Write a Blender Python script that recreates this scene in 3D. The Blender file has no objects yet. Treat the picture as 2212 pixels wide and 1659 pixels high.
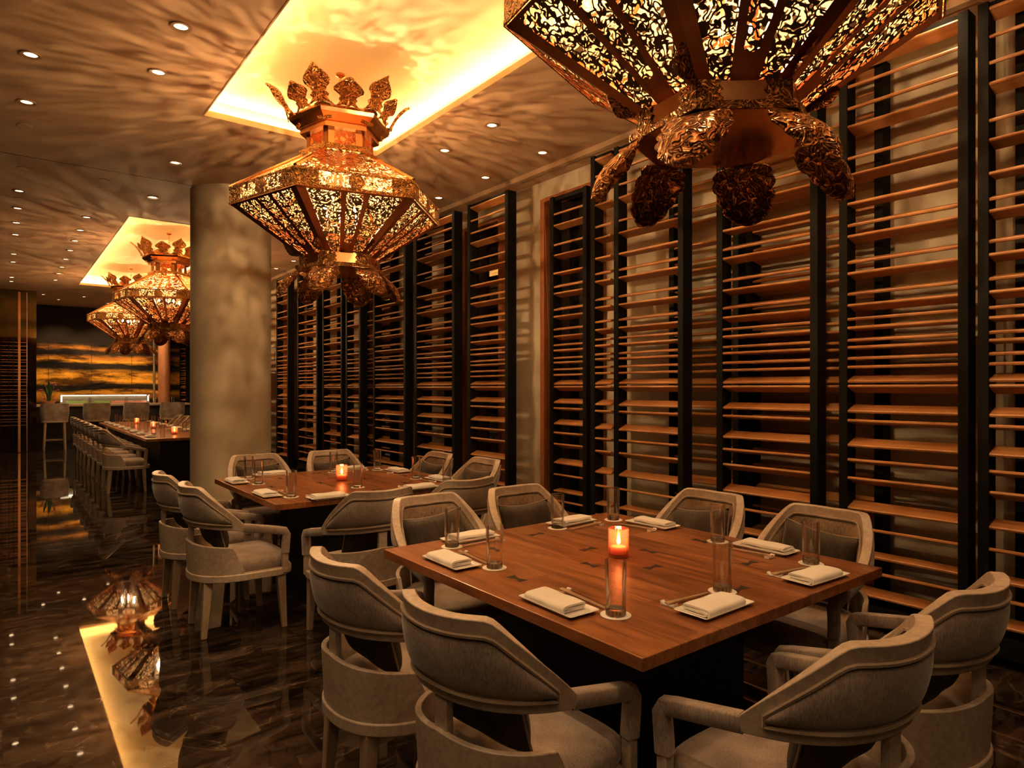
import bpy, bmesh, math, random
from mathutils import Vector, Matrix
PI = math.pi
random.seed(7)
S = bpy.context.scene
C = S.collection

# ------------------------------------------------------------------ camera, world, exposure
cd = bpy.data.cameras.new('camera'); cam = bpy.data.objects.new('camera', cd); C.objects.link(cam)
cam.location = (0, 0, 1.47)
cam.rotation_euler = (PI/2, 0, -math.atan2(1101, 1417))
cd.sensor_width = 36; cd.lens = 1417/2212*36; cd.shift_y = 8.5/2212
cd.clip_start = .05; cd.clip_end = 100
S.camera = cam
W = bpy.data.worlds.new('world'); S.world = W; W.use_nodes = True
W.node_tree.nodes['Background'].inputs[0].default_value = (1, .6, .3, 1)
W.node_tree.nodes['Background'].inputs[1].default_value = .012
S.view_settings.view_transform = 'Standard'; S.view_settings.look = 'None'
S.view_settings.exposure = 0.0; S.view_settings.gamma = 1
S.view_settings.use_curve_mapping = False
WARM = (1, .62, .30); COVE = (1, .58, .19); LAN = (1, .66, .32)
P_DOWN = 42.0      # watts per downlight spot
E_COVE = 95.0     # cove strip emission
E_BULB = 10500.0   # lantern bulb emission
CEIL = 3.7

# ------------------------------------------------------------------ helpers
class NT:
    def __init__(s, name):
        s.m = bpy.data.materials.new(name); s.m.use_nodes = True
        s.t = s.m.node_tree; s.n = s.t.nodes; s.l = s.t.links
        s.b = s.n['Principled BSDF']; s.o = s.n['Material Output']
    def N(s, ty, props=None, **ins):
        n = s.n.new(ty)
        for k, v in (props or {}).items(): setattr(n, k, v)
        for k, v in ins.items():
            k = k.replace('_', ' ')
            key = int(k[1:]) if k[0] == 'i' and k[1:].isdigit() else k
            if isinstance(v, bpy.types.NodeSocket): s.l.new(v, n.inputs[key])
            else: n.inputs[key].default_value = v
        return n
    def L(s, a, b): s.l.new(a, b)
    def coord(s, kind='Object', scale=(1, 1, 1), rot=(0, 0, 0)):
        tc = s.N('ShaderNodeTexCoord')
        mp = s.N('ShaderNodeMapping', Vector=tc.outputs[kind]); mp.inputs['Scale'].default_value = scale
        mp.inputs['Rotation'].default_value = rot
        return mp.outputs[0]
    def ramp(s, fac, pts):
        r = s.N('ShaderNodeValToRGB', Fac=fac)
        e = r.color_ramp.elements
        while len(e) < len(pts): e.new(.5)
        for i, (p, c) in enumerate(pts):
            e[i].position = p; e[i].color = (*c, 1) if len(c) == 3 else c
        return r.outputs[0]
    def math(s, op, a, b=0.0, clamp=False):
        n = s.N('ShaderNodeMath', {'operation': op, 'use_clamp': clamp}, i0=a, i1=b); return n.outputs[0]
    def bump(s, h, strength=.3, dist=.01):
        n = s.N('ShaderNodeBump', Strength=strength, Distance=dist, Height=h)
        s.L(n.outputs[0], s.b.inputs['Normal']); return n
    def set(s, **k):
        for a, v in k.items():
            a = a.replace('_', ' ')
            if isinstance(v, bpy.types.NodeSocket): s.l.new(v, s.b.inputs[a])
            else: s.b.inputs[a].default_value = (*v, 1) if isinstance(v, tuple) and len(v) == 3 else v
        return s

def plain(name, col, rough=.5, metal=0., **k):
    t = NT(name); t.set(Base_Color=col, Roughness=rough, Metallic=metal, **k); return t.m

def emis(name, col, st):
    t = NT(name); t.set(Base_Color=(0., 0., 0.), Emission_Color=col, Emission_Strength=st); return t.m

def wood(name, c1, c2, scale=(60, 60, 3), rough=.4, bumpst=.08, coat=0.):
    t = NT(name); co = t.coord('Object', scale)
    n = t.N('ShaderNodeTexNoise', Vector=co, Scale=1.0, Detail=5., Roughness=.6)
    n2 = t.N('ShaderNodeTexNoise', Vector=t.coord('Object', tuple(v*.12 for v in scale)), Scale=1.0, Detail=2.)
    f = t.math('ADD', t.math('MULTIPLY', n.outputs['Fac'], .6), t.math('MULTIPLY', n2.outputs['Fac'], .4))
    t.set(Base_Color=t.ramp(f, [(.36, c1), (.64, c2)]), Roughness=rough, Coat_Weight=coat)
    t.bump(n.outputs['Fac'], bumpst, .002); return t.m

def fabric(name, c1, c2, scale=240., rough=.9, sheen=.3):
    t = NT(name)
    n = t.N('ShaderNodeTexNoise', Vector=t.coord('Object', (scale, scale, scale*.22)), Scale=1., Detail=3., Roughness=.7)
    n2 = t.N('ShaderNodeTexNoise', Vector=t.coord('Object', (9, 9, 9)), Scale=1., Detail=3.)
    f = t.math('ADD', t.math('MULTIPLY', n.outputs['Fac'], .55), t.math('MULTIPLY', n2.outputs['Fac'], .45))
    t.set(Base_Color=t.ramp(f, [(.38, c1), (.62, c2)]), Roughness=rough, Sheen_Weight=sheen, Sheen_Roughness=.4)
    t.bump(n.outputs['Fac'], .35, .002); return t.m

M = {}
M['chair_wood'] = wood('washed oak', (.33, .255, .195), (.52, .415, .325), (50, 50, 50), .42, .12)
M['leg_wood'] = wood('washed oak legs', (.26, .19, .125), (.40, .30, .21), (70, 70, 5), .45, .1)
M['fabric'] = fabric('taupe chenille', (.17, .128, .108), (.38, .30, .25))
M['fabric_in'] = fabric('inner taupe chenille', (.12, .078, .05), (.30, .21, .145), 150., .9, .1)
M['velvet'] = fabric('dark velvet', (.022, .014, .009), (.060, .040, .027), 60., .8, .12)
M['piping'] = fabric('piping cord', (.20, .14, .10), (.34, .25, .18), 300.)
M['slat_wood'] = wood('cedar slats', (.29, .115, .036), (.45, .20, .068), (50, 2.2, 50), .45, .06)
M['black'] = plain('black metal frame', (.005, .0045, .004), .6, Specular_IOR_Level=.12)
M['pedestal'] = plain('black pedestal', (.006, .005, .004), .6)
M['frame_wood'] = wood('red brown frame wood', (.20, .06, .02), (.32, .11, .04), (40, 40, 3), .4)
M['napkin'] = fabric('white linen', (.74, .70, .64), (.82, .78, .72), 500., .9, .1)
M['china'] = plain('white glazed china', (.80, .76, .70), .18, Coat_Weight=.5)
M['coaster'] = plain('paper coaster', (.78, .73, .66), .85)
M['chopstick'] = wood('pale wood chopsticks', (.50, .33, .2), (.62, .43, .28), (60, 60, 3), .5)
M['wax'] = plain('candle wax', (.9, .75, .55), .5, Subsurface_Weight=.3)
M['flame'] = emis('candle flame', (1, .50, .14), 55.)
M['inlay'] = plain('dark walnut inlay', (.022, .012, .008), .5)
M['bulb'] = emis('bulb filament glow', LAN, E_BULB)
M['lens'] = emis('downlight lens', (1, .66, .34), 14.)
M['trim_ring'] = plain('downlight trim', (.30, .17, .08), .4)
M['cove_led'] = emis('cove strip', COVE, E_COVE)
M['leaf'] = plain('plant leaf', (.03, .10, .03), .4)
M['petal_pink'] = plain('magenta blossom', (.35, .03, .10), .5)
M['bowl'] = plain('terracotta bowl', (.45, .2, .1), .5)
M['steel'] = plain('brushed steel', (.5, .45, .4), .35, 1.)
M['bar_stone'] = plain('pale stone counter', (.55, .42, .30), .25)
M['food_green'] = plain('green garnish', (.22, .42, .06), .6)
M['food_pink'] = plain('pink fish', (.75, .28, .2), .5)
M['case_led'] = emis('case light tube', (1, .80, .55), 12.)
M['case_back'] = plain('case frosted back', (.30, .27, .21), .5)
M['salmon'] = wood('copper toned column', (.48, .20, .09), (.58, .27, .13), (8, 8, 3), .35)
M['pale_metal'] = plain('pale metal pole', (.55, .45, .33), .35, .6)
M['bar_dark'] = plain('dark bar front', (.02, .013, .010), .35)

def copper(name, base, rough, bump=0., sc=60., dist=.006):
    t = NT(name); t.set(Metallic=1., Roughness=rough)
    co = t.coord('Object')
    n0 = t.N('ShaderNodeTexNoise', Vector=co, Scale=sc*.25, Detail=2.)
    mix = t.N('ShaderNodeVectorMath', {'operation': 'MULTIPLY_ADD'}, i0=n0.outputs['Color'], i1=(3.2/sc*2,)*3, i2=co)
    if bump:
        v = t.N('ShaderNodeTexVoronoi', {'feature': 'SMOOTH_F1'}, Vector=mix.outputs[0], Scale=sc)
        s_ = t.math('SINE', t.math('MULTIPLY', v.outputs['Distance'], 15.))
        t.bump(s_, bump, dist)
        t.set(Base_Color=t.ramp(s_, [(.0, tuple(c*.35 for c in base)), (.75, base)]))
    else:
        t.set(Base_Color=t.ramp(n0.outputs['Fac'], [(.3, tuple(c*.75 for c in base)), (.7, base)]))
    return t.m
M['copper'] = copper('polished copper', (.82, .40, .17), .22)
M['copper_dark'] = copper('aged copper ribs', (.50, .20, .085), .30)
M['emboss'] = copper('embossed copper', (.80, .38, .15), .30, .9, 44., .009)
M['emboss_fine'] = copper('finely embossed copper', (.86, .46, .18), .30, .8, 60., .006)
M['lantern_lining'] = plain('cream lantern lining', (.16, .095, .04), .6)

def pierced(name, base, sc, thr, warp=1.0):
    t = NT(name); t.set(Metallic=1., Roughness=.35, Base_Color=base)
    tc = t.N('ShaderNodeTexCoord'); uv = tc.outputs['UV']
    n0 = t.N('ShaderNodeTexNoise', {'noise_dimensions': '2D'}, Vector=uv, Scale=sc*.75, Detail=1.)
    mix = t.N('ShaderNodeVectorMath', {'operation': 'MULTIPLY_ADD'}, i0=n0.outputs['Color'], i1=(warp*2.4/sc,)*3, i2=uv)
    v = t.N('ShaderNodeTexVoronoi', {'feature': 'DISTANCE_TO_EDGE', 'voronoi_dimensions': '2D'}, Vector=mix.outputs[0], Scale=sc)
    v2 = t.N('ShaderNodeTexVoronoi', {'feature': 'F1', 'voronoi_dimensions': '2D'}, Vector=mix.outputs[0], Scale=sc*.45)
    # scroll work: cells opened, larger rosettes left solid
    hole = t.math('GREATER_THAN', v.outputs['Distance'], thr)
    ring = t.math('GREATER_THAN', v2.outputs['Distance'], .20)
    a = t.math('SUBTRACT', 1.0, t.math('MULTIPLY', hole, ring), True)
    t.bump(v.outputs['Distance'], .5, .004)
    ge = t.N('ShaderNodeNewGeometry')
    inner = t.N('ShaderNodeBsdfDiffuse', Color=(.20, .14, .08, 1)); sd = t.N('ShaderNodeMixShader', Fac=ge.outputs['Backfacing'])
    t.L(t.b.outputs[0], sd.inputs[1]); t.L(inner.outputs[0], sd.inputs[2])
    tr = t.N('ShaderNodeBsdfTransparent'); mx = t.N('ShaderNodeMixShader', Fac=a)
    t.L(tr.outputs[0], mx.inputs[1]); t.L(sd.outputs[0], mx.inputs[2]); t.L(mx.outputs[0], t.o.inputs['Surface'])
    return t.m
M['pierced'] = pierced('pierced copper scrollwork', (.42, .18, .075), 31., .165, 1.)
M['pierced_rim'] = pierced('pierced rim scrollwork', (.80, .42, .17), 30., .11, .8)
M['pierced_neck'] = pierced('open neck scrollwork', (.70, .36, .14), 30., .045, .8)
M['pierced_roof'] = pierced('finely pierced roof copper', (.62, .31, .11), 24., .17, .9)

def glassmat(name, tint, gl=.5, rough=.02, base=.06):
    t = NT(name)
    lw = t.N('ShaderNodeLayerWeight', Blend=.32)
    tr = t.N('ShaderNodeBsdfTransparent', Color=(*tint, 1)); g = t.N('ShaderNodeBsdfGlossy', Roughness=rough, Color=(1, .97, .93, 1))
    f = t.math('ADD', t.math('MULTIPLY', lw.outputs['Fresnel'], gl), base, True)
    mx = t.N('ShaderNodeMixShader', Fac=f); t.L(tr.outputs[0], mx.inputs[1]); t.L(g.outputs[0], mx.inputs[2])
    t.L(mx.outputs[0], t.o.inputs['Surface']); return t.m
M['glass'] = glassmat('clear glass', (.985, .98, .97), .62, .035, .025)
M['sleeve'] = glassmat('clear cellophane sleeve', (.96, .94, .92), .4, .15, .06)
M['case_glass'] = glassmat('display case glass', (.96, .96, .95), .5, .01, .03)
t = NT('solid glass base'); t.set(Base_Color=(.97, .96, .94), Transmission_Weight=1., Roughness=.03, IOR=1.5); M['glass_base'] = t.m
t = NT('red votive glass')
tr = t.N('ShaderNodeBsdfTransparent', Color=(1, .62, .50, 1)); tl = t.N('ShaderNodeBsdfTranslucent', Color=(.9, .40, .32, 1))
gl = t.N('ShaderNodeBsdfGlossy', Roughness=.06, Color=(1, .85, .75, 1))
m1 = t.N('ShaderNodeMixShader', Fac=.20); t.L(tr.outputs[0], m1.inputs[1]); t.L(tl.outputs[0], m1.inputs[2])
m2 = t.N('ShaderNodeMixShader', Fac=.18); t.L(m1.outputs[0], m2.inputs[1]); t.L(gl.outputs[0], m2.inputs[2]); t.L(m2.outputs[0], t.o.inputs['Surface'])
M['votive'] = t.m

# floor: dark polished marble slabs
t = NT('dark polished marble'); co = t.coord('Object')
br = t.N('ShaderNodeTexBrick', {'offset': .5}, Vector=co, Scale=1.0)
br.inputs['Color1'].default_value = (.8, .8, .8, 1); br.inputs['Color2'].default_value = (.15, .15, .15, 1); br.inputs['Mortar'].default_value = (.0, .0, .0, 1)
br.inputs['Brick Width'].default_value = .92; br.inputs['Row Height'].default_value = .46; br.inputs['Mortar Size'].default_value = .0016
off = t.N('ShaderNodeVectorMath', {'operation': 'MULTIPLY_ADD'}, i0=br.outputs['Color'], i1=(7., 3., 2.), i2=co)
st = t.N('ShaderNodeMapping', Vector=off.outputs[0]); st.inputs['Scale'].default_value = (1.3, 4.2, 1)
n1 = t.N('ShaderNodeTexNoise', Vector=st.outputs[0], Scale=2.6, Detail=8., Roughness=.62, Distortion=.7)
n2 = t.N('ShaderNodeTexNoise', Vector=off.outputs[0], Scale=1.5, Detail=4., Distortion=2.2)
vein = t.math('SUBTRACT', 1.0, t.math('MULTIPLY', t.math('ABSOLUTE', t.math('SUBTRACT', n2.outputs['Fac'], .5)), 60.), True)
basec = t.ramp(n1.outputs['Fac'], [(.38, (.006, .004, .003)), (.54, (.030, .019, .013)), (.74, (.10, .063, .040))])
mx = t.N('ShaderNodeMix', {'data_type': 'RGBA'}); t.L(t.math('MULTIPLY', t.math('MULTIPLY', vein, t.math('SUBTRACT', n1.outputs['Fac'], .36)), 1.4, True), mx.inputs['Factor']); t.L(basec, mx.inputs['A']); mx.inputs['B'].default_value = (.26, .19, .13, 1)
tone = t.N('ShaderNodeMix', {'data_type': 'RGBA', 'blend_type': 'MULTIPLY'}, Factor=.35); t.L(mx.outputs['Result'], tone.inputs['A']); t.L(br.outputs['Color'], tone.inputs['B'])
t.set(Base_Color=tone.outputs['Result'], Roughness=t.ramp(n1.outputs['Fac'], [(.3, (.015, .015, .015)), (.8, (.04, .04, .04))]), IOR=1.62)
nb = t.N('ShaderNodeTexNoise', Vector=co, Scale=1.6, Detail=1.)
t.bump(nb.outputs['Fac'], .02, .01)
M['floor'] = t.m

def plaster(name, c1, c2, rough=.5, metal=0., sc=3., st_=(1, 1, 1)):
    t = NT(name); co = t.coord('Object', st_)
    n = t.N('ShaderNodeTexNoise', Vector=co, Scale=sc, Detail=6., Roughness=.6)
    t.set(Base_Color=t.ramp(n.outputs['Fac'], [(.3, c1), (.7, c2)]), Roughness=rough, Metallic=metal)
    t.bump(n.outputs['Fac'], .08, .004); return t.m
M['ceiling'] = plaster('warm brown ceiling paint', (.36, .215, .112), (.43, .26, .14), .85)
M['cove'] = plaster('cove paint', (.78, .64, .42), (.82, .69, .46), .9)
M['wall'] = plaster('taupe plaster', (.42, .33, .225), (.52, .42, .29), .75)
M['column'] = plaster('taupe column plaster', (.44, .35, .24), (.52, .42, .29), .8)
M['darkwall'] = plain('dark brown wall', (.035, .022, .014), .35)
M['darkglass'] = plain('dark window glass', (.008, .006, .005), .04, IOR=1.5)
M['brass'] = plain('bronze mirror', (.26, .19, .07), .06, 1.)
M['brass_dark'] = plain('dark bronze mirror', (.12, .075, .045), .05, 1.)
M['copper_strip'] = plain('copper edge strip', (.75, .38, .18), .3, .8)

# tabletop wood
t = NT('walnut tabletop')
co = t.coord('Object', (1, 1, 1))
br = t.N('ShaderNodeTexBrick', {'offset': .37}, Vector=t.coord('Object', (1, 1, 1), (0, 0, PI/2)), Scale=1.)
br.inputs['Color1'].default_value = (.35, .35, .35, 1); br.inputs['Color2'].default_value = (.75, .75, .75, 1); br.inputs['Mortar'].default_value = (.3, .3, .3, 1)
br.inputs['Brick Width'].default_value = .725; br.inputs['Row Height'].default_value = .1812; br.inputs['Mortar Size'].default_value = .0008
off = t.N('ShaderNodeVectorMath', {'operation': 'MULTIPLY_ADD'}, i0=br.outputs['Color'], i1=(3., 5., 2.), i2=co)
mp = t.N('ShaderNodeMapping', Vector=off.outputs[0]); mp.inputs['Scale'].default_value = (14, 1.5, 8)
n = t.N('ShaderNodeTexNoise', Vector=mp.outputs[0], Scale=1.6, Detail=7., Roughness=.6, Distortion=.9)
mp2 = t.N('ShaderNodeMapping', Vector=off.outputs[0]); mp2.inputs['Scale'].default_value = (120, 4, 50)
nf = t.N('ShaderNodeTexNoise', Vector=mp2.outputs[0], Scale=1., Detail=3.)
f = t.math('ADD', t.math('ADD', t.math('MULTIPLY', n.outputs['Fac'], .55), t.math('MULTIPLY', nf.outputs['Fac'], .2)), t.math('MULTIPLY', br.outputs['Color'], .25))
t.set(Base_Color=t.ramp(f, [(.38, (.095, .031, .010)), (.5, (.21, .074, .024)), (.64, (.36, .14, .050))]), Roughness=.33)
t.bump(nf.outputs['Fac'], .04, .001)
M['table'] = t.m

# mural: dark ground with drifting gold bands and low hills
t = NT('gold cloud mural'); co = t.coord('Object')
sx = t.N('ShaderNodeSeparateXYZ', Vector=co); X_, Z_ = sx.outputs['X'], sx.outputs['Z']
nz = t.N('ShaderNodeTexNoise', Vector=t.coord('Object', (.45, 1, 2.2)), Scale=1.4, Detail=5., Roughness=.6)
zz = t.math('ADD', Z_, t.math('MULTIPLY', t.math('SUBTRACT', nz.outputs['Fac'], .5), .38))
zn = t.math('DIVIDE', zz, 3.7)
g = (.85, .40, .04); g2 = (.50, .20, .03); d = (.030, .020, .014); d2 = (.018, .013, .011)
k = lambda z: z/3.7
band = t.ramp(zn, [(k(1.12), d), (k(1.25), g2), (k(1.34), g), (k(1.42), d2), (k(1.55), d), (k(1.66), g), (k(1.84), g), (k(2.0), d), (k(2.14), d2), (k(2.22), g), (k(2.32), g2), (k(2.40), d), (k(2.50), d), (k(2.57), g2), (k(2.66), d)])
big = t.N('ShaderNodeTexNoise', Vector=t.coord('Object', (.75, 1, 3.2)), Scale=1., Detail=6., Roughness=.7)
fine = t.N('ShaderNodeTexNoise', Vector=t.coord('Object', (30, 30, 60)), Scale=1., Detail=4., Roughness=.8)
m_ = t.N('ShaderNodeMix', {'data_type': 'RGBA', 'blend_type': 'MULTIPLY'}, Factor=.8); t.L(band, m_.inputs['A']); t.L(t.ramp(fine.outputs['Fac'], [(.3, (.35, .35, .35)), (.6, (1.2, 1.2, 1.2))]), m_.inputs['B'])
m5 = t.N('ShaderNodeMix', {'data_type': 'RGBA', 'blend_type': 'MULTIPLY'}, Factor=1.); t.L(m_.outputs['Result'], m5.inputs['A']); t.L(t.ramp(big.outputs['Fac'], [(.40, (.12, .10, .09)), (.54, (1., 1., 1.)), (.70, (1.5, 1.45, 1.3))]), m5.inputs['B']); m_ = m5
seam = t.math('GREATER_THAN', t.math('ABSOLUTE', t.math('SUBTRACT', t.math('FRACT', t.math('DIVIDE', X_, .98)), .5)), .492)
m3 = t.N('ShaderNodeMix', {'data_type': 'RGBA'}, Factor=t.math('MULTIPLY', seam, .7)); t.L(m_.outputs['Result'], m3.inputs['A']); m3.inputs['B'].default_value = (.01, .007, .005, 1)
up = t.math('GREATER_THAN', t.math('ADD', Z_, t.math('MULTIPLY', fine.outputs['Fac'], .06)), 2.74)
m4 = t.N('ShaderNodeMix', {'data_type': 'RGBA'}, Factor=up); t.L(m3.outputs['Result'], m4.inputs['A']); m4.inputs['B'].default_value = (.020, .013, .009, 1)
t.set(Base_Color=m4.outputs['Result'], Roughness=.6, Specular_IOR_Level=.15)
M['mural'] = t.m

# ------------------------------------------------------------------ mesh building
class MB:
    def __init__(s): s.bm = bmesh.new(); s.uv = None
    def quadgrid(s, rows, closed_u=False, closed_v=False):
        """rows: list of lists of points"""
        vs = [[s.bm.verts.new(p) for p in r] for r in rows]
        nr, nc = len(vs), len(vs[0])
        for i in range(nr - (0 if closed_v else 1)):
            for j in range(nc - (0 if closed_u else 1)):
                a, b = vs[i][j], vs[i][(j+1) % nc]; c, d = vs[(i+1) % nr][(j+1) % nc], vs[(i+1) % nr][j]
                try: s.bm.faces.new((a, b, c, d))
                except ValueError: pass
        return vs
    def box(s, c, size, rot=None, taper=1.0, bev=0.):
        m = Matrix.Translation(c) @ (rot.to_4x4() if rot else Matrix())
        hx, hy, hz = size[0]/2, size[1]/2, size[2]/2
        v = []
        for z, k in ((-hz, taper), (hz, 1.)):
            for x, y in ((-hx, -hy), (hx, -hy), (hx, hy), (-hx, hy)): v.append(s.bm.verts.new(m @ Vector((x*k, y*k, z))))
        fs = [s.bm.faces.new([v[i] for i in f]) for f in ((3, 2, 1, 0), (4, 5, 6, 7), (0, 1, 5, 4), (1, 2, 6, 5), (2, 3, 7, 6), (3, 0, 4, 7))]
        if bev:
            es = list({e for f in fs for e in f.edges}); bmesh.ops.bevel(s.bm, geom=es, offset=bev, segments=2, affect='EDGES', profile=.6)
        return s
    def prism(s, poly, z0, z1):
        """poly: list of (x,y) ; extruded z0..z1"""
        b = [s.bm.verts.new((x, y, z0)) for x, y in poly]; t_ = [s.bm.verts.new((x, y, z1)) for x, y in poly]
        n = len(poly)
        for i in range(n): s.bm.faces.new((b[i], b[(i+1) % n], t_[(i+1) % n], t_[i]))
        s.bm.faces.new(b[::-1]); s.bm.faces.new(t_); return s
    def lathe(s, prof, n=32, off=(0, 0, 0), close=False):
        rows = [[(off[0]+r*math.cos(2*PI*j/n), off[1]+r*math.sin(2*PI*j/n), off[2]+z) for j in range(n)] for r, z in prof]
        vs = s.quadgrid(rows, closed_u=True, closed_v=close)
        if not close:
            for r in (vs[0], vs[-1]):
                try: s.bm.faces.new(r)
                except ValueError: pass
        return s
    def tube(s, pts, r, n=8, closed=False, rads=None, square=False, caps=True):
        pts = [Vector(p) for p in pts]; N_ = len(pts); rows = []
        prev = None
        for i, p in enumerate(pts):
            a = pts[i-1] if (i > 0 or closed) else p; b = pts[(i+1) % N_] if (i < N_-1 or closed) else p
            d = (b-a).normalized()
            up = Vector((0, 0, 1)) if abs(d.z) < .95 else Vector((0, 1, 0))
            if prev is None: u = d.cross(up).normalized()
            else:
                u = (prev - d*prev.dot(d)).normalized()
            prev = u; w = d.cross(u).normalized(); rr = rads[i] if rads else r
            rows.append([p + (u*math.cos(2*PI*j/n + (PI/4 if square else 0)) + w*math.sin(2*PI*j/n + (PI/4 if square else 0)))*rr for j in range(n)])
        vs = s.quadgrid(rows, closed_u=True, closed_v=closed)
        if not closed and caps:
            s.bm.faces.new(vs[0][::-1]); s.bm.faces.new(vs[-1])
        return s
    def loft(s, rows, caps=True):
        vs = s.quadgrid(rows, closed_u=True)
        if caps: s.bm.faces.new(vs[0][::-1]); s.bm.faces.new(vs[-1])
        return s
    def uvface(s, pts3, uvs):
        lay = s.bm.loops.layers.uv.verify()
        f = s.bm.faces.new([s.bm.verts.new(p) for p in pts3])
        for l, u in zip(f.loops, uvs): l[lay].uv = u
        return f
    def build(s, name, mat, parent=None, smooth=False, bevel=0., solid=0., sub=0, angle=None, weld=True):
        if weld: bmesh.ops.remove_doubles(s.bm, verts=s.bm.verts, dist=1e-5)
        bmesh.ops.recalc_face_normals(s.bm, faces=s.bm.faces)
        if smooth:
            for f in s.bm.faces: f.smooth = True
            for e in s.bm.edges:
                if len(e.link_faces) == 2 and e.calc_face_angle(0) > math.radians(angle or 40): e.smooth = False
        me = bpy.data.meshes.new(name); s.bm.to_mesh(me); s.bm.free()
        me.materials.append(M[mat] if isinstance(mat, str) else mat)
        o = bpy.data.objects.new(name, me); C.objects.link(o)
        if parent: o.parent = parent
        if solid:
            m = o.modifiers.new('thickness', 'SOLIDIFY'); m.thickness = solid; m.offset = 0
        if bevel:
            m = o.modifiers.new('bevel', 'BEVEL'); m.width = bevel; m.segments = 2; m.limit_method = 'ANGLE'
        if sub:
            m = o.modifiers.new('sub', 'SUBSURF'); m.levels = sub; m.render_levels = sub
        return o

def empty(name, loc, rz=0.):
    o = bpy.data.objects.new(name, None); C.objects.link(o); o.location = loc; o.rotation_euler = (0, 0, rz); o.empty_display_size = .05
    return o
def tag(o, label, cat, group=None, kind=None):
    o['label'] = label; o['category'] = cat
    if group: o['group'] = group
    if kind: o['kind'] = kind
    return o
def struct(o, label=None):
    o['kind'] = 'structure'
    if label: o['label'] = label
    return o
def kids(o): return [c for c in C.objects if c.parent == o]
def copy_tree(o):
    r = o.copy(); C.objects.link(r)
    for ch in kids(o):
        c = ch.copy(); C.objects.link(c); c.parent = r
        for g in kids(ch):
            e = g.copy(); C.objects.link(e); e.parent = c
    return r
_used = set()
def inst(proto, loc, rz=0., label=None, cat=None, group=None):
    if proto.name in _used: o = copy_tree(proto)
    else: o = proto; _used.add(proto.name)
    o.location = loc; o.rotation_euler = (0, 0, rz)
    if label: tag(o, label, cat, group)
    return o
ORD = ['nearest', 'second', 'third', 'fourth', 'fifth', 'sixth', 'seventh', 'eighth', 'ninth', 'tenth', 'eleventh', 'twelfth', 'thirteenth', 'fourteenth', 'fifteenth', 'sixteenth', 'seventeenth', 'eighteenth', 'nineteenth', 'twentieth']
def spline(P, n):
    """Catmull-Rom through points P, resampled evenly to n points"""
    P = [Vector(p) for p in P]; D = []
    for i in range(len(P)-1):
        p0 = P[max(i-1, 0)]; p1 = P[i]; p2 = P[i+1]; p3 = P[min(i+2, len(P)-1)]
        for k in range(16):
            t = k/16; D.append(.5*((2*p1)+(p2-p0)*t+(2*p0-5*p1+4*p2-p3)*t*t+(3*p1-p0-3*p2+p3)*t**3))
    D.append(P[-1]); L = [0]
    for a, b in zip(D, D[1:]): L.append(L[-1]+(b-a).length)
    out = []; j = 0
    for i in range(n):
        s = L[-1]*i/(n-1)
        while j < len(L)-2 and L[j+1] < s: j += 1
        f = (s-L[j])/max(L[j+1]-L[j], 1e-9); out.append(D[j].lerp(D[j+1], min(max(f, 0), 1)))
    return out

# ------------------------------------------------------------------ room shell
XW = 4.56                     # plaster wall plane on the right
YF = 21.6                     # mural wall
struct(MB().box((.9, 9.3, -.05), (7.4, 25., .1)).build('floor', 'floor'))
coves = [(1.30, 2.84, .46, 5.78), (1.30, 2.84, 9.78, 16.9)]
def ceiling_mesh():
    b = MB(); xs = [-2.8, 1.30, 2.84, 4.3]; ys = [-3.2, .46, 5.78, 9.78, 16.9, 21.8]
    for i in range(3):
        for j in range(5):
            if i == 1 and j in (1, 3): continue
            x0, x1, y0, y1 = xs[i], xs[i+1], ys[j], ys[j+1]
            b.box(((x0+x1)/2, (y0+y1)/2, CEIL+.02), (x1-x0, y1-y0, .04))
    return b
struct(ceiling_mesh().build('ceiling', 'ceiling'))
# shadow joint across the ceiling
b = MB(); b.box((.4, 7.86, CEIL-.0005), (6.2, .008, .002)); struct(b.build('trim_1', 'black'))
for i, (x0, x1, y0, y1) in enumerate(coves):
    g = .16; zt = 3.90
    b = MB(); b.box(((x0+x1)/2, (y0+y1)/2, zt+.02), (x1-x0+2*g+.04, y1-y0+2*g+.04, .04))
    for sx_ in (x0-g-.01, x1+g+.01): b.box((sx_, (y0+y1)/2, (CEIL+.04+zt)/2), (.02, y1-y0+2*g+.04, zt-CEIL-.04))
    for sy in (y0-g-.01, y1+g+.01): b.box(((x0+x1)/2, sy, (CEIL+.04+zt)/2), (x1-x0+2*g, .02, zt-CEIL-.04))
    struct(b.build('ceiling_recess', 'cove'))
    b = MB(); zl = CEIL+.052
    for sx_ in (x0-g*.55, x1+g*.55): b.box((sx_, (y0+y1)/2, zl), (.03, y1-y0+g, .02))
    for sy in (y0-g*.55, y1+g*.55): b.box(((x0+x1)/2, sy, zl), (x1-x0+g*.8, .03, .02))
    o = b.build('light_strip', 'cove_led'); tag(o, 'hidden amber light strip around the %s ceiling recess' % ('nearer' if i == 0 else 'farther'), 'light strip')
    b = MB()
    for sx_ in (x0, x1): b.box((sx_, (y0+y1)/2, CEIL+.022), (.012, y1-y0, .05))
    for sy in (y0, y1): b.box(((x0+x1)/2, sy, CEIL+.022), (x1-x0, .012, .05))
    struct(b.build('trim_%d' % (i+2), 'ceiling'))

# cornice step and upper strip over the screens
b = MB(); b.box((4.33, 9.3, CEIL-.02), (.06, 25, .06)); b.box((4.45, 9.3, CEIL-.005), (.26, 25, .05)); struct(b.build('trim_4', 'ceiling'))
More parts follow.
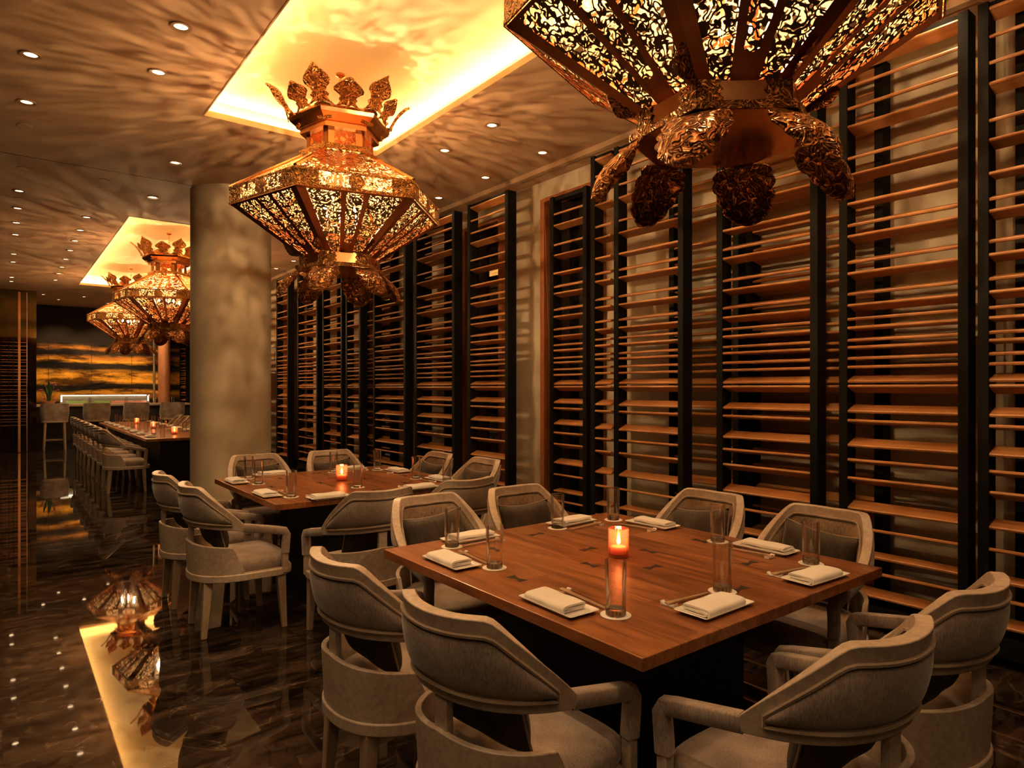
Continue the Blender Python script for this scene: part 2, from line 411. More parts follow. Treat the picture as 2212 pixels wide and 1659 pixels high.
# right wall with dark window openings
wins = [(4.40, 5.27, 3.45), (5.95, 6.75, 3.42), (8.6, 9.6, 3.42), (12.2, 13.4, 3.42)]
def wall_right():
    b = MB(); ycur = -3.2
    for (y0, y1, zt) in wins:
        b.box((XW+.06, (ycur+y0)/2, CEIL/2), (.12, y0-ycur, CEIL)); b.box((XW+.06, (y0+y1)/2, (zt+CEIL)/2), (.12, y1-y0, CEIL-zt)); ycur = y1
    b.box((XW+.06, (ycur+21.8)/2, CEIL/2), (.12, 21.8-ycur, CEIL)); return b
struct(wall_right().build('wall_right', 'wall'))
for i, (y0, y1, zt) in enumerate(wins):
    w = empty('window_%d' % (i+1), (XW, (y0+y1)/2, 0)); struct(w)
    h = (y1-y0)/2
    MB().box((.10, 0, zt/2), (.012, y1-y0, zt)).build('pane', 'darkglass', w)
    b = MB()
    for s_ in (-1, 1): b.box((-.01, s_*(h-.03), zt/2), (.16, .06, zt))
    b.box((-.01, 0, zt-.02), (.16, y1-y0-.12, .04)); b.build('window_frame', 'frame_wood', w, bevel=.003)
struct(MB().box((4.43, 9.3, .06), (.22, 25, .12)).build('baseboard_right', 'black'))
struct(MB().box((.9, YF+.1, CEIL/2), (7.4, .2, CEIL)).build('wall_far', 'mural'))
struct(MB().box((-2.85, 9.3, CEIL/2), (.1, 25., CEIL)).build('wall_left', 'darkwall'))
struct(MB().box((.9, -3.25, CEIL/2), (7.4, .1, CEIL)).build('wall_near', 'darkwall'))
# columns
b = MB(); b.lathe([(.43, 0), (.43, CEIL)], 96, (2.09, 7.97, 0)); o = b.build('column', 'column', smooth=True)
tag(o, 'large round taupe plaster column between the two square tables and the long table', 'column')
b = MB(); b.lathe([(.155, 0), (.155, CEIL)], 48, (3.65, 20.9, 0)); o = b.build('column', 'salmon', smooth=True)
tag(o, 'slim salmon coloured round column in front of the gold mural', 'column')
b = MB(); b.lathe([(.03, 1.06), (.03, CEIL)], 16, (3.30, 20.3, 0)); o = b.build('pole', 'pale_metal', smooth=True)
tag(o, 'thin pale vertical pole standing on the bar left of the salmon column', 'pole')

# bronze mirrored partition at the far left
w = empty('mirrored_partition', (0, 18.65, 0)); tag(w, 'bronze mirrored partition with copper strips left of the gold mural', 'partition')
MB().box((-.7, .05, (2.62+CEIL)/2), (2.64, .1, CEIL-2.62)).build('upper_panel', 'brass', w)
MB().box((-.7, .05, 1.31), (2.64, .1, 2.62)).build('lower_panel', 'brass_dark', w)
MB().box((.305, -.02, CEIL/2-.02), (.045, .04, CEIL-.06)).build('copper_strip', 'copper_strip', w)
MB().box((.445, -.012, CEIL/2-.02), (.014, .024, CEIL-.06)).build('copper_strip', 'copper_strip', w)
b = MB()  # bars modelled as the slatted screens' reflection in the lower mirror
for k_ in range(26):
    z = .62+k_*.075+(.012*math.sin(k_*2.1)); b.box((.19-.12*(k_ % 2)*0, -.008, z), (.5, .014, .012))
b.build('slat_reflection_bars', 'copper_dark', w)
b = MB()  # dark uprights of the same modelled reflection
for x in (-.02, .12, .2): b.box((x, -.012, 1.35), (.014, .02, 2.5))
b.build('upright_reflection_bar', 'black', w)
b = MB(); b.tube([(.50+.035*math.sin(z_*3.3)-.01*z_, -.02, z_) for z_ in [i*.18+.9 for i in range(10)]], .009, 6); b.build('upright_reflection_bar', 'black', w)  # wavy bar for the distorted part of that reflection

# ------------------------------------------------------------------ downlights
def make_downlight():
    r = empty('downlight', (0, 0, 0))
    MB().lathe([(.040, -.002), (.060, -.004), (.062, .0), (.060, .012), (.040, .012)], 28, close=True).build('trim_ring', 'trim_ring', r, smooth=True)
    MB().lathe([(.001, .004), (.040, .004), (.040, .008), (.001, .008)], 24).build('lens', 'lens', r)
    return r
dl = make_downlight()
def downlight(x, y, label, group, power=P_DOWN, ang=115, blend=1.):
    inst(dl, (x, y, CEIL-.004), 0, label, 'downlight', group)
    l = bpy.data.lights.new('downlight_spot', 'SPOT'); l.energy = power; l.color = WARM; l.spot_size = math.radians(ang); l.spot_blend = blend; l.shadow_soft_size = .035
    o = bpy.data.objects.new('downlight_spot', l); C.objects.link(o); o.location = (x, y, CEIL-.012)
rows = [
 ('inner aisle row beside the coffers', .87, [.55, 1.5, 2.6, 3.55, 4.45, 5.19, 10.17, 11.06, 11.91, 12.79, 13.71, 14.65, 15.51, 16.49], 1.),
 ('outermost left aisle row', .15, [.9, 2.2, 3.6, 4.5, 5.44, 6.36, 9.28, 10.19, 11.09, 11.96, 13.71, 14.58, 16.61, 17.27], .7),
 ('wall row above the slatted screens', 4.04, [.5, 1.45, 2.4, 3.35, 4.71-.42, 4.71+.02, 5.66, 6.6, 7.55, 8.5, 9.5, 10.5, 11.45, 12.38, 14.3, 16.2, 18.1], .58),
 ('short row between coffer and screens', 3.28, [-.4, .6, 1.6, 4.50, 5.25], .9)]
for nm, x, ys, pw in rows:
    if nm.startswith('wall'): ys = [y for y in ys if abs(y-4.29) > .01]
    vis = [y for y in ys]
    for i, y in enumerate(vis):
        downlight(x, y, '%s small recessed downlight from the camera in the %s' % (ORD[i], nm), 'recessed downlights, ' + nm, P_DOWN*pw)
for i, y in enumerate([-2., -1., 0., 1., 2.1, 3.2, 4.4, 5.6]):  # unseen downlights added to light the chair backs
    downlight(-.9, y, '%s added downlight out of view left of the camera' % ORD[i], 'added downlights left of the camera', P_DOWN*.65, 140)
for i, y in enumerate([-1.4, -.5]):  # further out-of-frame downlights, added for the chair backs too
    downlight(.6, y, '%s added downlight out of view behind the camera' % ORD[i], 'added downlights behind the camera', P_DOWN*.7, 140)
for (x, y), lb in zip([(1.35, 7.17), (1.39, 8.63)], ['recessed downlight on the near side of the ceiling joint left of the column', 'recessed downlight just past the ceiling joint left of the column']):
    downlight(x, y, lb, 'recessed downlights left of the column')
for i, (x, y) in enumerate([(.77, 19.2), (1.12, 20.1), (1.58, 19.1), (2.2, 20.2), (3.0, 20.0)]):
    downlight(x, y, 'recessed downlight over the far bar, %s from the left' % ['first', 'second', 'third', 'fourth', 'fifth'][i], 'recessed downlights over the bar', P_DOWN*1.6, 100)
for x, y, lb in [(.15, 6.95, 'flat round ceiling speaker cover near the left edge before the ceiling joint'), (.17, 8.3, 'flat round ceiling cover near left edge past the joint'), (.86, 8.25, 'flat round ceiling cover past the joint below the left aisle lights'), (.16, 9.65, 'flat round ceiling cover between two left edge downlights'), (2.1, 6.6, 'flat round ceiling cover between coffer end and column'), (1.75, 6.9, 'flat round ceiling cover directly left above the column')]:
    b = MB(); b.lathe([(.055, 0), (.055, -.004), (.05, -.005), (.001, -.005)], 28, (x, y, CEIL)); tag(b.build('ceiling_cover', 'ceiling'), lb, 'ceiling cover')

# ------------------------------------------------------------------ slatted screens on the right wall
SL = [(3.48, -18), (3.36, 22), (3.22, 22), (3.08, -15), (2.91, 20), (2.78, -15), (2.61, -4), (2.49, 18), (2.40, -15), (2.26, 16), (2.17, -14), (2.06, 14), (1.97, -16), (1.90, 6), (1.84, -4), (1.77, 6), (1.72, -3), (1.655, 4), (1.60, 2), (1.525, 22), (1.465, -20), (1.34, 22), (1.26, -10), (1.13, 22), (1.015, -12), (.896, -22), (.74, 20), (.60, -12), (.45, 6), (.34, -12), (.22, 15)]
def screen(y0, y1, x, label, ztop=3.53, seed=0, uz=.028, left=True, right=True, group='slatted timber screens'):
    """y0..y1 is the clear slat span; uprights stand at both ends"""
    rnd = random.Random(seed); w = empty('slatted_screen', (x, (y0+y1)/2, 0)); h = (y1-y0)/2
    b = MB()
    for z, a in SL:
        if z > ztop-.04: continue
        a2 = a+rnd.uniform(-2, 2)
        R_ = Matrix.Rotation(math.radians(-a2), 3, 'Y')
        # blade section: thin front edge, thicker middle
        pr = [(-.052, -.005), (-.046, -.010), (.048, -.010), (.052, 0), (.048, .009), (-.046, .009), (-.052, .004)]
        rows_ = []
        for yy in (-h-.004, h+.004): rows_.append([R_ @ Vector((px, 0, pz)) + Vector((0, yy, z)) for px, pz in pr])
        b.loft(rows_)
    b.build('slat_panel', 'slat_wood', w)
    for s_, on in ((-1, left), (1, right)):
        if on: MB().box((0, s_*(h+uz/2), ztop/2+.005), (.115, uz, ztop-.01)).build('upright', 'black', w, bevel=.002)
    MB().box((0, 0, ztop-.02), (.07, 2*h, .04)).build('top_rail', 'black', w)
    MB().box((0, 0, .10), (.10, 2*h, .10)).build('bottom_rail', 'black', w)
    tag(w, label, 'screen', group)
f_, hx_ = 1417., 1106.
cy, sy_ = 1417/math.hypot(1417, 1101), 1101/math.hypot(1417, 1101)
def rayY(u, X):
    r = (u-hx_)/f_; d = X/(sy_+cy*r); return d*(cy-sy_*r)
XF = 4.20
# clear spans along the wall (metres from the camera plane), nearest first
spans = [(-.30, .46), (.60, 1.20), (rayY(2077, XF), rayY(1839, XF)), (rayY(1759, XF), rayY(1570, XF)), (rayY(1474, XF), rayY(1345, XF)), (rayY(1327, XF), rayY(1294, XF)), (rayY(1100, XF), rayY(1024, XF)), (rayY(985, XF), rayY(908, XF)), (rayY(880, XF), rayY(817, XF)), (rayY(783, XF), rayY(757, XF)), (rayY(743, XF), rayY(706, XF)), (rayY(690, XF), rayY(651, XF)), (rayY(627, XF), rayY(605, XF)), (13.4, 14.5), (14.9, 16.0), (16.5, 17.6), (18.0, 18.9), (19.15, 19.35), (20.55, 21.3)]
NF = ['slatted timber screen out of view beside the nearest right side', 'slatted timber screen at the right picture edge', 'tall slatted screen behind the right pair of chairs, wide cedar slats in black uprights', 'tall slatted screen right of the near lantern petals, cedar slats in black uprights', 'slatted screen just right of the dark window, cedar slats in black uprights', 'narrow slatted screen overlapping the right edge of the dark window', 'slatted screen next to the bare plaster strip, left of the window', 'slatted screen second left of the bare plaster strip', 'slatted screen third left of the bare plaster strip', 'narrow slatted screen behind the far square table, fourth left of the plaster strip', 'slatted screen fifth left of the plaster strip, behind far lantern petals', 'slatted screen second from the round column', 'narrow slatted screen just right of the round column']
for i, (y0, y1) in enumerate(spans):
    lb = NF[i] if i < len(NF) else 'slatted screen past the column, %s of the far group' % ORD[i-len(NF)]
    screen(y0, y1, XF, lb, seed=i, uz=.05, left=(i != 5))
XB = 4.40
back = [(-.2, rayY(2200, XB)-.05, 'rear slatted screen close to the wall at the right picture edge'), (rayY(1897, XB), rayY(1634, XB), 'rear slatted screen close to the wall behind the right chairs'), (rayY(1592, XB), rayY(1465, XB), 'rear slatted screen close to the wall above the far right chair'), (rayY(1268, XB), rayY(1204, XB), 'rear slatted screen filling the dark window'), (rayY(968, XB), rayY(925, XB), 'rear slatted screen close to the wall beyond the plaster strip'), (rayY(850, XB), rayY(790, XB), 'rear slatted screen close to the wall above the far square table'), (rayY(735, XB), rayY(670, XB), 'rear slatted screen close to the wall near the column')]
for i, (y0, y1, lb) in enumerate(back):
    screen(min(y0, y1), max(y0, y1), XB, lb, seed=50+i, uz=.05, ztop=3.38 if 'window' in lb else 3.53, group='rear slatted screens')

# ------------------------------------------------------------------ lanterns
R3 = Matrix.Rotation
def make_lantern():
    L_ = empty('lantern', (0, 0, 0)); z0 = 0.   # local z is world z
    a0 = math.radians(45.5)
    V = lambda r, k, z: Vector((r*math.cos(a0+k*PI/3), r*math.sin(a0+k*PI/3), z))
    RR, ZT, ZB = .79, 2.93, 2.805; rb, zb = .30, 2.47; rn = .30
    def hexring(r0, r1, za, zc, t=.0):
        b = MB(); b.quadgrid([[V(r0, k, za) for k in range(6)], [V(r1, k, zc) for k in range(6)]], closed_u=True); return b
    def hexsolid(prof):
        b = MB(); vs = b.quadgrid([[V(r, k, z) for k in range(6)] for r, z in prof], closed_u=True)
        b.bm.faces.new(vs[0]); b.bm.faces.new(vs[-1]); return b
    def hexloop(prof):
        b = MB(); b.quadgrid([[V(r, k, z) for k in range(6)] for r, z in prof], closed_u=True, closed_v=True); return b
    # roof
    for k in range(6):
        A, B, c_, D = V(RR, k, ZT), V(RR, k+1, ZT), V(.283, k+1, 3.226), V(.283, k, 3.226); top = (c_-D).length; bt = (B-A).length; H = ((A+B)/2-(c_+D)/2).length
        b = MB(); f_o = b.uvface([A, B, c_, D], [(k*3-bt/2, 0), (k*3+bt/2, 0), (k*3+top/2, H), (k*3-top/2, H)])
        o = b.build('roof_panel', 'pierced_roof', L_)
        if o.data.polygons[0].normal.z < 0: o.data.flip_normals()
    for k in range(6):
        b = MB(); a, c = V(RR, k, ZT+.002), V(.285, k, 3.228); b.tube([a, c], .014, 8); b.build('roof_rib', 'copper', L_, smooth=True)
    # pierced rim, one plate per face
    for k in range(6):
        A, B = V(RR, k, 0), V(RR, k+1, 0); d = (B-A).normalized(); Lf = (B-A).length; n = Vector((d.y, -d.x, 0))
        def pt(s, z, o=0.): return A + d*s + n*o + Vector((0, 0, z))
        b = MB(); b.uvface([pt(.14, ZB+.012), pt(Lf-.14, ZB+.012), pt(Lf-.14, ZT-.012), pt(.14, ZT-.012)], [(k+.14, 0), (k+Lf-.14, 0), (k+Lf-.14, .1), (k+.14, .1)])
        o = b.build('rim_panel', 'pierced_rim', L_)
        if o.data.polygons[0].normal.dot(n) < 0: o.data.flip_normals()
        b = MB()
        for s0, s1, za, zc, o in ((0, .15, ZB, ZT, .004), (Lf-.15, Lf, ZB, ZT, .004), (0, Lf, ZT-.018, ZT, .007), (0, Lf, ZB, ZB+.018, .007)):
            q = [pt(s0, za), pt(s1, za), pt(s1, zc), pt(s0, zc)]; b.loft([[p for p in q], [p+n*o for p in q]])
        # centre medallion
        cpt = [(Lf/2+.055*math.cos(t)*(1+.08*math.cos(5*t)), (ZB+ZT)/2+.052*math.sin(t)) for t in [i*2*PI/24 for i in range(24)]]
        b.loft([[pt(s, z) for s, z in cpt], [pt(s, z, .010) for s, z in cpt]])
        b.build('rim_frame', 'emboss_fine', L_)
    # lower body: pierced face + ribs
    for k in range(6):
        A, B, c_, D = V(RR-.005, k, ZB), V(RR-.005, k+1, ZB), V(rb, k+1, zb), V(rb, k, zb)
        top = (B-A).length; bot = (c_-D).length; mt = (A+B)/2; mb = (c_+D)/2; H = (mt-mb).length
        dx = (B-A).normalized(); dy = (mt-mb).normalized(); n = dx.cross(dy).normalized()
        if n.dot(mt) < 0: n = -n
        def q(u, v, o=0.): return mb + dx*u + dy*v + n*o       # face frame
        b = MB(); b.uvface([q(-bot/2, 0), q(bot/2, 0), q(top/2, H), q(-top/2, H)], [(k*2-bot/2, 0), (k*2+bot/2, 0), (k*2+top/2, H), (k*2-top/2, H)])
        o = b.build('pierced_panel', 'pierced', L_)
        if o.data.polygons[0].normal.dot(n) < 0: o.data.flip_normals()
        b = MB()
        def plate(poly, o=.008):
            b.loft([[q(u, v, -.001) for u, v in poly], [q(u, v, o) for u, v in poly]])
        for s_ in (-1, 1):
            plate([(s_*(bot/2-.045), 0), (s_*bot/2, 0), (s_*top/2, H), (s_*(top/2-.06), H)])
            plate([(s_*.030, 0), (s_*(.045), 0), (s_*.100, H-.01), (s_*.062, H-.01), (s_*.036, H*.35), (s_*.026, H*.26)])
        plate([(-.04, -.0), (.04, 0), (.034, H*.22), (.02, H*.18), (0, H*.165), (-.02, H*.18), (-.034, H*.22)])
        plate([(-top/2, H-.016), (top/2, H-.016), (top/2, H), (-top/2, H)])
        b.build('rib_frame', 'copper_dark', L_)
        # embossed corner ornaments
        b = MB(); cpt = [( .048*math.cos(t)*(1+.12*math.cos(4*t)), .065+.06*math.sin(t)) for t in [i*2*PI/20 for i in range(20)]]
        e0 = D; ed = (A-D).normalized(); en = (n + ((V(1, k, 0)-Vector((0, 0, 0))).normalized())).normalized(); ex = ed.cross(en).normalized()
        b.loft([[e0+ex*u+ed*v+n*0-ed*0 for u, v in cpt], [e0+ex*u+ed*v+en*.020 for u, v in cpt]]); b.build('corner_ornament', 'emboss', L_, smooth=True)
    # bottom band, flange and mirror plate
    hexloop([(.295, 2.475), (.30, 2.475), (.30, 2.392), (.29, 2.392)]).build('neck_band', 'copper', L_)
    for k in range(6):
        for sgn in (-1, 1):
            A = V(.302, k, 0); B = V(.302, k+sgn, 0); d = (B-A).normalized(); n = ((A+B)/2).normalized()
            poly = [(0, 2.395), (.075, 2.395), (.085, 2.41), (.072, 2.425), (.085, 2.44), (.072, 2.455), (.078, 2.472), (0, 2.472)]
            b = MB(); b.loft([[A+d*s+Vector((0, 0, z)) for s, z in poly], [A+d*s+n*.005+Vector((0, 0, z)) for s, z in poly]]); b.build('band_corner', 'emboss_fine', L_)
    hexloop([(.29, 2.394), (.335, 2.394), (.335, 2.368), (.29, 2.368)]).build('lower_flange', 'emboss_fine', L_)
    hexsolid([(.328, 2.372), (.328, 2.366)]).build('bottom_plate', 'copper', L_)
    # drooping petals at the corners
    def petal_mesh():
        b = MB(); NU, NV = 17, 29; rows_ = []
        for j in range(NV):
            t_ = j/(NV-1); w = .122*min(1, .80+.9*t_)*math.sqrt(max(1-(t_**2.9), .0))*(.88+.14*abs(math.sin(t_*PI*4.5))) + .003
            r = .300+.165*t_ + .018*math.sin(t_*PI); z = 2.364-.205*t_**1.1
            row = []
            for i in range(NU):
                s = -1+2*i/(NU-1)
                bul = .030*(1-s*s)*math.sin(t_*PI*.9+.1)
                row.append((r+bul-.040*s*s*(1-.3*t_)*min(1, t_*4), s*w, z-.006*abs(s)**2))
            rows_.append(row)
        b.quadgrid(rows_); return b
    p0 = None
    for k in range(6):
        if p0 is None: p0 = petal_mesh().build('petal', 'emboss', L_, smooth=True, solid=.006)
        o = p0 if k == 0 else p0.copy()
        if k: C.objects.link(o)
        o.parent = L_; o.rotation_euler = (0, 0, a0+k*PI/3)
    # upper neck with pierced windows
    hexloop([(.27, 3.225), (.305, 3.225), (.305, 3.268), (.24, 3.268)]).build('neck_base', 'emboss_fine', L_)
    for k in range(6):
        A, B = V(.245, k, 0), V(.245, k+1, 0); d = (B-A).normalized(); Lf = (B-A).length; n = Vector((d.y, -d.x, 0))
        b = MB(); pt = lambda s, z, o=0.: A + d*s + n*o + Vector((0, 0, z))
        b.uvface([pt(0, 3.268), pt(Lf, 3.268), pt(Lf, 3.39), pt(0, 3.39)], [(k, .3), (k+Lf, .3), (k+Lf, .42), (k, .42)]); b.build('neck_window', 'pierced_neck', L_)
        for s0, s1 in ((0, .045), (Lf-.045, Lf)):
            b = MB(); qq = [pt(s0, 3.268), pt(s1, 3.268), pt(s1, 3.39), pt(s0, 3.39)]; b.loft([qq, [p+n*.008 for p in qq]])
            b.build('neck_post', 'copper', L_)
    hexloop([(.24, 3.39), (.30, 3.39), (.30, 3.425), (.315, 3.43), (.375, 3.475), (.385, 3.50), (.375, 3.525), (.24, 3.525)]).build('crown_band', 'copper', L_)
    for k in range(6):
        b = MB(); c0 = V(.383, k, 3.50); rad = Vector((c0.x, c0.y, 0)).normalized(); tn = Vector((-rad.y, rad.x, 0))
        poly = [(-.055, -.06), (0, -.075), (.055, -.06), (.06, .02), (.0, .035), (-.06, .02)]
        pp = lambda u, v, o: c0+tn*u+Vector((0, 0, v))+rad*(o-abs(u)*.55+(v if v < 0 else 0)*.9)
        b.loft([[pp(u, v, 0) for u, v in poly], [pp(u, v, .008) for u, v in poly]]); b.build('crown_corner', 'emboss_fine', L_)
    hexsolid([(.24, 3.52), (.24, 3.50)]).build('crown_plate', 'copper', L_)
    # crown leaves: tall folded at corners, round scrolled on the faces
    def leaf_mesh(Hh, Wd, out, pointed):
        prof = [(0, 1.), (.10, .72), (.20, .55), (.28, .72), (.36, .50), (.46, .62), (.56, .95), (.66, 1.0), (.76, .88), (.86, .62), (.94, .32), (1., .04)] if pointed else \
               [(0, 1.), (.12, .75), (.24, .55), (.34, .68), (.42, .55), (.52, .80), (.60, 1.08), (.70, 1.12), (.80, .95), (.90, .70), (.97, .42), (1., .10)]
        b = MB(); rows_ = []
        for (t_, w) in prof:
            row = []
            for i in range(9):
                s = -1+i/4
                fold = .22*(1-abs(s)) if pointed else .12*(1-s*s)
                r = .375 + out*(t_**1.5) + Wd*fold
                row.append((r, s*w*Wd, 3.515 + Hh*t_ - .15*Hh*t_*t_ + .012*math.sin(abs(s)*PI*1.5)))
            rows_.append(row)
        b.quadgrid(rows_); return b
    lc = leaf_mesh(.25, .100, .15, True).build('crown_leaf', 'emboss', L_, smooth=True, solid=.007, angle=60)
    lf = leaf_mesh(.185, .098, .11, False).build('crown_leaf', 'emboss', L_, smooth=True, solid=.007, angle=60)
    for k in range(6):
        o = lc if k == 0 else lc.copy()
        if k: C.objects.link(o); o.parent = L_
        o.rotation_euler = (0, 0, a0+k*PI/3)
        o = lf if k == 0 else lf.copy()
        if k: C.objects.link(o); o.parent = L_
        o.rotation_euler = (0, 0, a0+k*PI/3+PI/6); o.location = (-.045*math.cos(a0+k*PI/3+PI/6), -.045*math.sin(a0+k*PI/3+PI/6), 0)
    # chain
    b = MB()
    for i in range(10):
        z = 3.53+i*.034; ring = [(.011*math.cos(t)*(1 if i % 2 else 0), .011*math.cos(t)*(0 if i % 2 else 1), z+.022*math.sin(t)) for t in [j*2*PI/12 for j in range(12)]]
        b.tube(ring, .0035, 6, closed=True)
    b.build('chain', 'copper', L_, smooth=True)
    MB().lathe([(.001, 3.90), (.035, 3.90), (.035, 3.885), (.012, 3.872), (.001, 3.872)], 20).build('ceiling_hook', 'copper', L_)
    # bulb cluster
    b = MB(); b.lathe([(.012, 2.72), (.012, 3.21)], 12)
    for k in range(4):
        a = math.radians(20+90*k); b.tube([(0, 0, 2.74), (.08*math.cos(a), .08*math.sin(a), 2.73), (.15*math.cos(a), .15*math.sin(a), 2.76), (.155*math.cos(a), .155*math.sin(a), 2.80)], .007, 6)
    bh = b.build('bulb_holder', 'copper', L_, smooth=True)
    for k in range(4):
        a = math.radians(20+90*k); MB().lathe([(.001, 2.812), (.009, 2.814), (.0115, 2.826), (.009, 2.838), (.001, 2.850)], 14, (.155*math.cos(a), .155*math.sin(a), 0)).build('bulb', 'bulb', bh, smooth=True)
    return L_
lan = make_lantern()
for x, y, rz_, lb in [(2.07, 1.42, -25.5, 'huge pierced copper lantern at the top right, cut by the frame, over the nearest table'), (2.07, 4.83, 0, 'pierced copper lantern with full crown hanging over the second square table'), (2.07, 11.45, -8, 'pierced copper lantern partly hidden by the column, over the long table'), (2.07, 15.3, -8, 'smallest farthest pierced copper lantern, over the far end of the long table')]:
    inst(lan, (x, y, 0), math.radians(rz_), lb, 'lantern', 'pierced copper lanterns')

# ------------------------------------------------------------------ chairs
HALF = [(0, -.232), (.05, -.229), (.10, -.216), (.155, -.186), (.203, -.134), (.233, -.070), (.248, .005)]
def plan(n):
    h = spline([(x, y, 0) for x, y in HALF], n); return [Vector((-p.x, p.y, 0)) for p in h[:0:-1]] + h
def make_chair():
    r = empty('dining_chair', (0, 0, 0)); n = 25; pl = plan(n); N_ = len(pl)     # s = -1..1
    def nrm(i):
        a = pl[max(i-1, 0)]; b = pl[min(i+1, N_-1)]; d = (b-a).normalized(); return Vector((-d.y, d.x, 0)) * -1   # outward
    def sval(i): return abs(-1+2*i/(N_-1))
    def ztop(s):
        if s < .40: return .893-.006*(1-s/.4)
        if s < .50: u = (s-.40)/.10; return .893 - .022*u*u
        u = (s-.50)/.50; return .871 + (.664-.871)*u
    def zbot(s): return .652 - .032*s*s
    def lean(z, i):        # recline: rearward with height, strongest at the back centre
        k = (z-.63)*.10; return nrm(i)*k + Vector((0, -.022*(z-.63)/.26, 0))
    # shell frame: solid wood strip with a rim
    TH = .040
    def shell(inset, thick_in, thick_out, lo=0., nt=11, s_lim=1.):
        rows_ = []
        idx = [i for i in range(N_) if sval(i) <= s_lim+1e-6]
        for i in idx:
            s = sval(i); zt, zb_ = ztop(s), zbot(s); a = zb_+inset*.9; c = zt-inset*1.05
            if c < a+.004: c = a+.004
            ring = []
            for j in range(nt):
                v = j/(nt-1); z = a+(c-a)*v; e = math.sin(min(v, 1-v)*2*PI/2)**.5 if inset else 1
                es = 1 if not inset else min(1, max(0, (s_lim-s)/.10))**.5
                ring.append(pl[i]+Vector((0, 0, z))+lean(z, i)+nrm(i)*(TH/2+thick_out*e*es if inset else TH/2))
            for j in range(nt-1, -1, -1):
                v = j/(nt-1); z = a+(c-a)*v; e = math.sin(min(v, 1-v)*2*PI/2)**.5 if inset else 1
                es = 1 if not inset else min(1, max(0, (s_lim-s)/.10))**.5
                ring.append(pl[i]+Vector((0, 0, z))+lean(z, i)-nrm(i)*(TH/2+thick_in*e*es if inset else TH/2))
            rows_.append(ring)
        b = MB(); b.loft(rows_); return b, idx
    b, _ = shell(0, 0, 0); b.build('back_frame', 'chair_wood', r, smooth=True, bevel=.006, angle=35)
    b, idx = shell(.044, -.012, .016, s_lim=.86); br_ = b.build('backrest', 'fabric', r, smooth=True, angle=80)
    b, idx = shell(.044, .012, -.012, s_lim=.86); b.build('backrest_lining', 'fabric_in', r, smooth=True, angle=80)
    # piping round the padded panel, outside and inside
    for sg, nm in ((1, 'outer'), (-1, 'inner')):
        P_ = []
        for i in idx: s = sval(i); z = ztop(s)-.044; z = max(z, zbot(s)+.036); P_.append(pl[i]+Vector((0, 0, z))+lean(z, i)+nrm(i)*sg*(TH/2+.005))
        for i in idx[::-1]: s = sval(i); z = zbot(s)+.032; P_.append(pl[i]+Vector((0, 0, z))+lean(z, i)+nrm(i)*sg*(TH/2+.005))
        MB().tube(P_, .0062, 6, closed=True).build('piping', 'piping', br_, smooth=True)
    # arms: fabric wrapped, bend down at the front, wooden post below
    for sg in (-1, 1):
        A = Vector((sg*.249, .0, .641)); E = Vector((sg*.262, .20, .602)); 
        pts = [A, A.lerp(E, .5), E, Vector((sg*.264, .240, .592)), Vector((sg*.265, .250, .572)), Vector((sg*.265, .246, .53)), Vector((sg*.263, .242, .46))]
        rows_ = []
        for i, p in enumerate(pts):
            a = pts[max(i-1, 0)]; c = pts[min(i+1, len(pts)-1)]; d = (c-a).normalized(); side = Vector((0, 0, 1)).cross(Vector((.24*sg, 1, 0))).normalized(); up = side.cross(d).normalized()
            hw, hh = .021, .0235
            rows_.append([p+side*hw*cx_+up*hh*cz for cx_, cz in ((-1, -.75), (-.75, -1), (.75, -1), (1, -.75), (1, .75), (.75, 1), (-.75, 1), (-1, .75))])
        MB().loft(rows_).build('armrest', 'fabric', r, smooth=True, angle=50)
        MB().box((sg*.262, .242, .41), (.034, .036, .14)).build('arm_post', 'chair_wood', r, bevel=.004)
    # lower wooden band around the seat
    def band(i):
        s = sval(i); return .560 - .035*s if s < .84 else .5306-(s-.84)/.16*.145
    rows_ = []
    ext = 5
    cols = list(range(N_))
    for i in cols:
        zt = band(i); z0_ = .368; off = .008
        ring = []
        for z, o in ((z0_, off+.012), (zt, off+.012-.0), (zt, off-.008), (z0_, off-.008)):
            ring.append(pl[i]+nrm(i)*(o+(z-.43)*.05)+Vector((0, 0, z)))
        rows_.append(ring)
    MB().loft(rows_).build('lower_band', 'chair_wood', r, smooth=True, bevel=.003, angle=35)
    # seat rail ring
    front = spline([(.248, .005, 0), (.253, .12, 0), (.255, .20, 0), (.235, .262, 0), (.14, .29, 0), (0, .298, 0)], 14)
    loop = pl + front[1:] + [Vector((-p.x, p.y, 0)) for p in front[-2:0:-1]]
    cen = Vector((0, 0, 0)); K = len(loop)
    rows_ = []
    for i, p in enumerate(loop):
        d = (loop[(i+1) % K]-loop[i-1]).normalized(); nn = Vector((d.y, -d.x, 0));
        if nn.dot(p) < 0: nn = -nn
        rows_.append([p+nn*.024+Vector((0, 0, .328)), p+nn*.024+Vector((0, 0, .371)), p-nn*.03+Vector((0, 0, .371)), p-nn*.03+Vector((0, 0, .328))])
    b = MB(); b.quadgrid(rows_, closed_u=True, closed_v=True); b.build('seat_rail', 'chair_wood', r, smooth=True, bevel=.005, angle=35)
    # seat cushion
    rows_ = []
    for sc, z in ((.90, .345), (.93, .372), (.965, .39), (.975, .415), (.95, .437), (.88, .449), (.60, .457), (.2, .459)):
        rows_.append([Vector((p.x*sc, p.y*sc+.004, z)) for p in loop])
    b = MB(); b.loft(rows_); b.build('seat', 'fabric', r, smooth=True, angle=80)
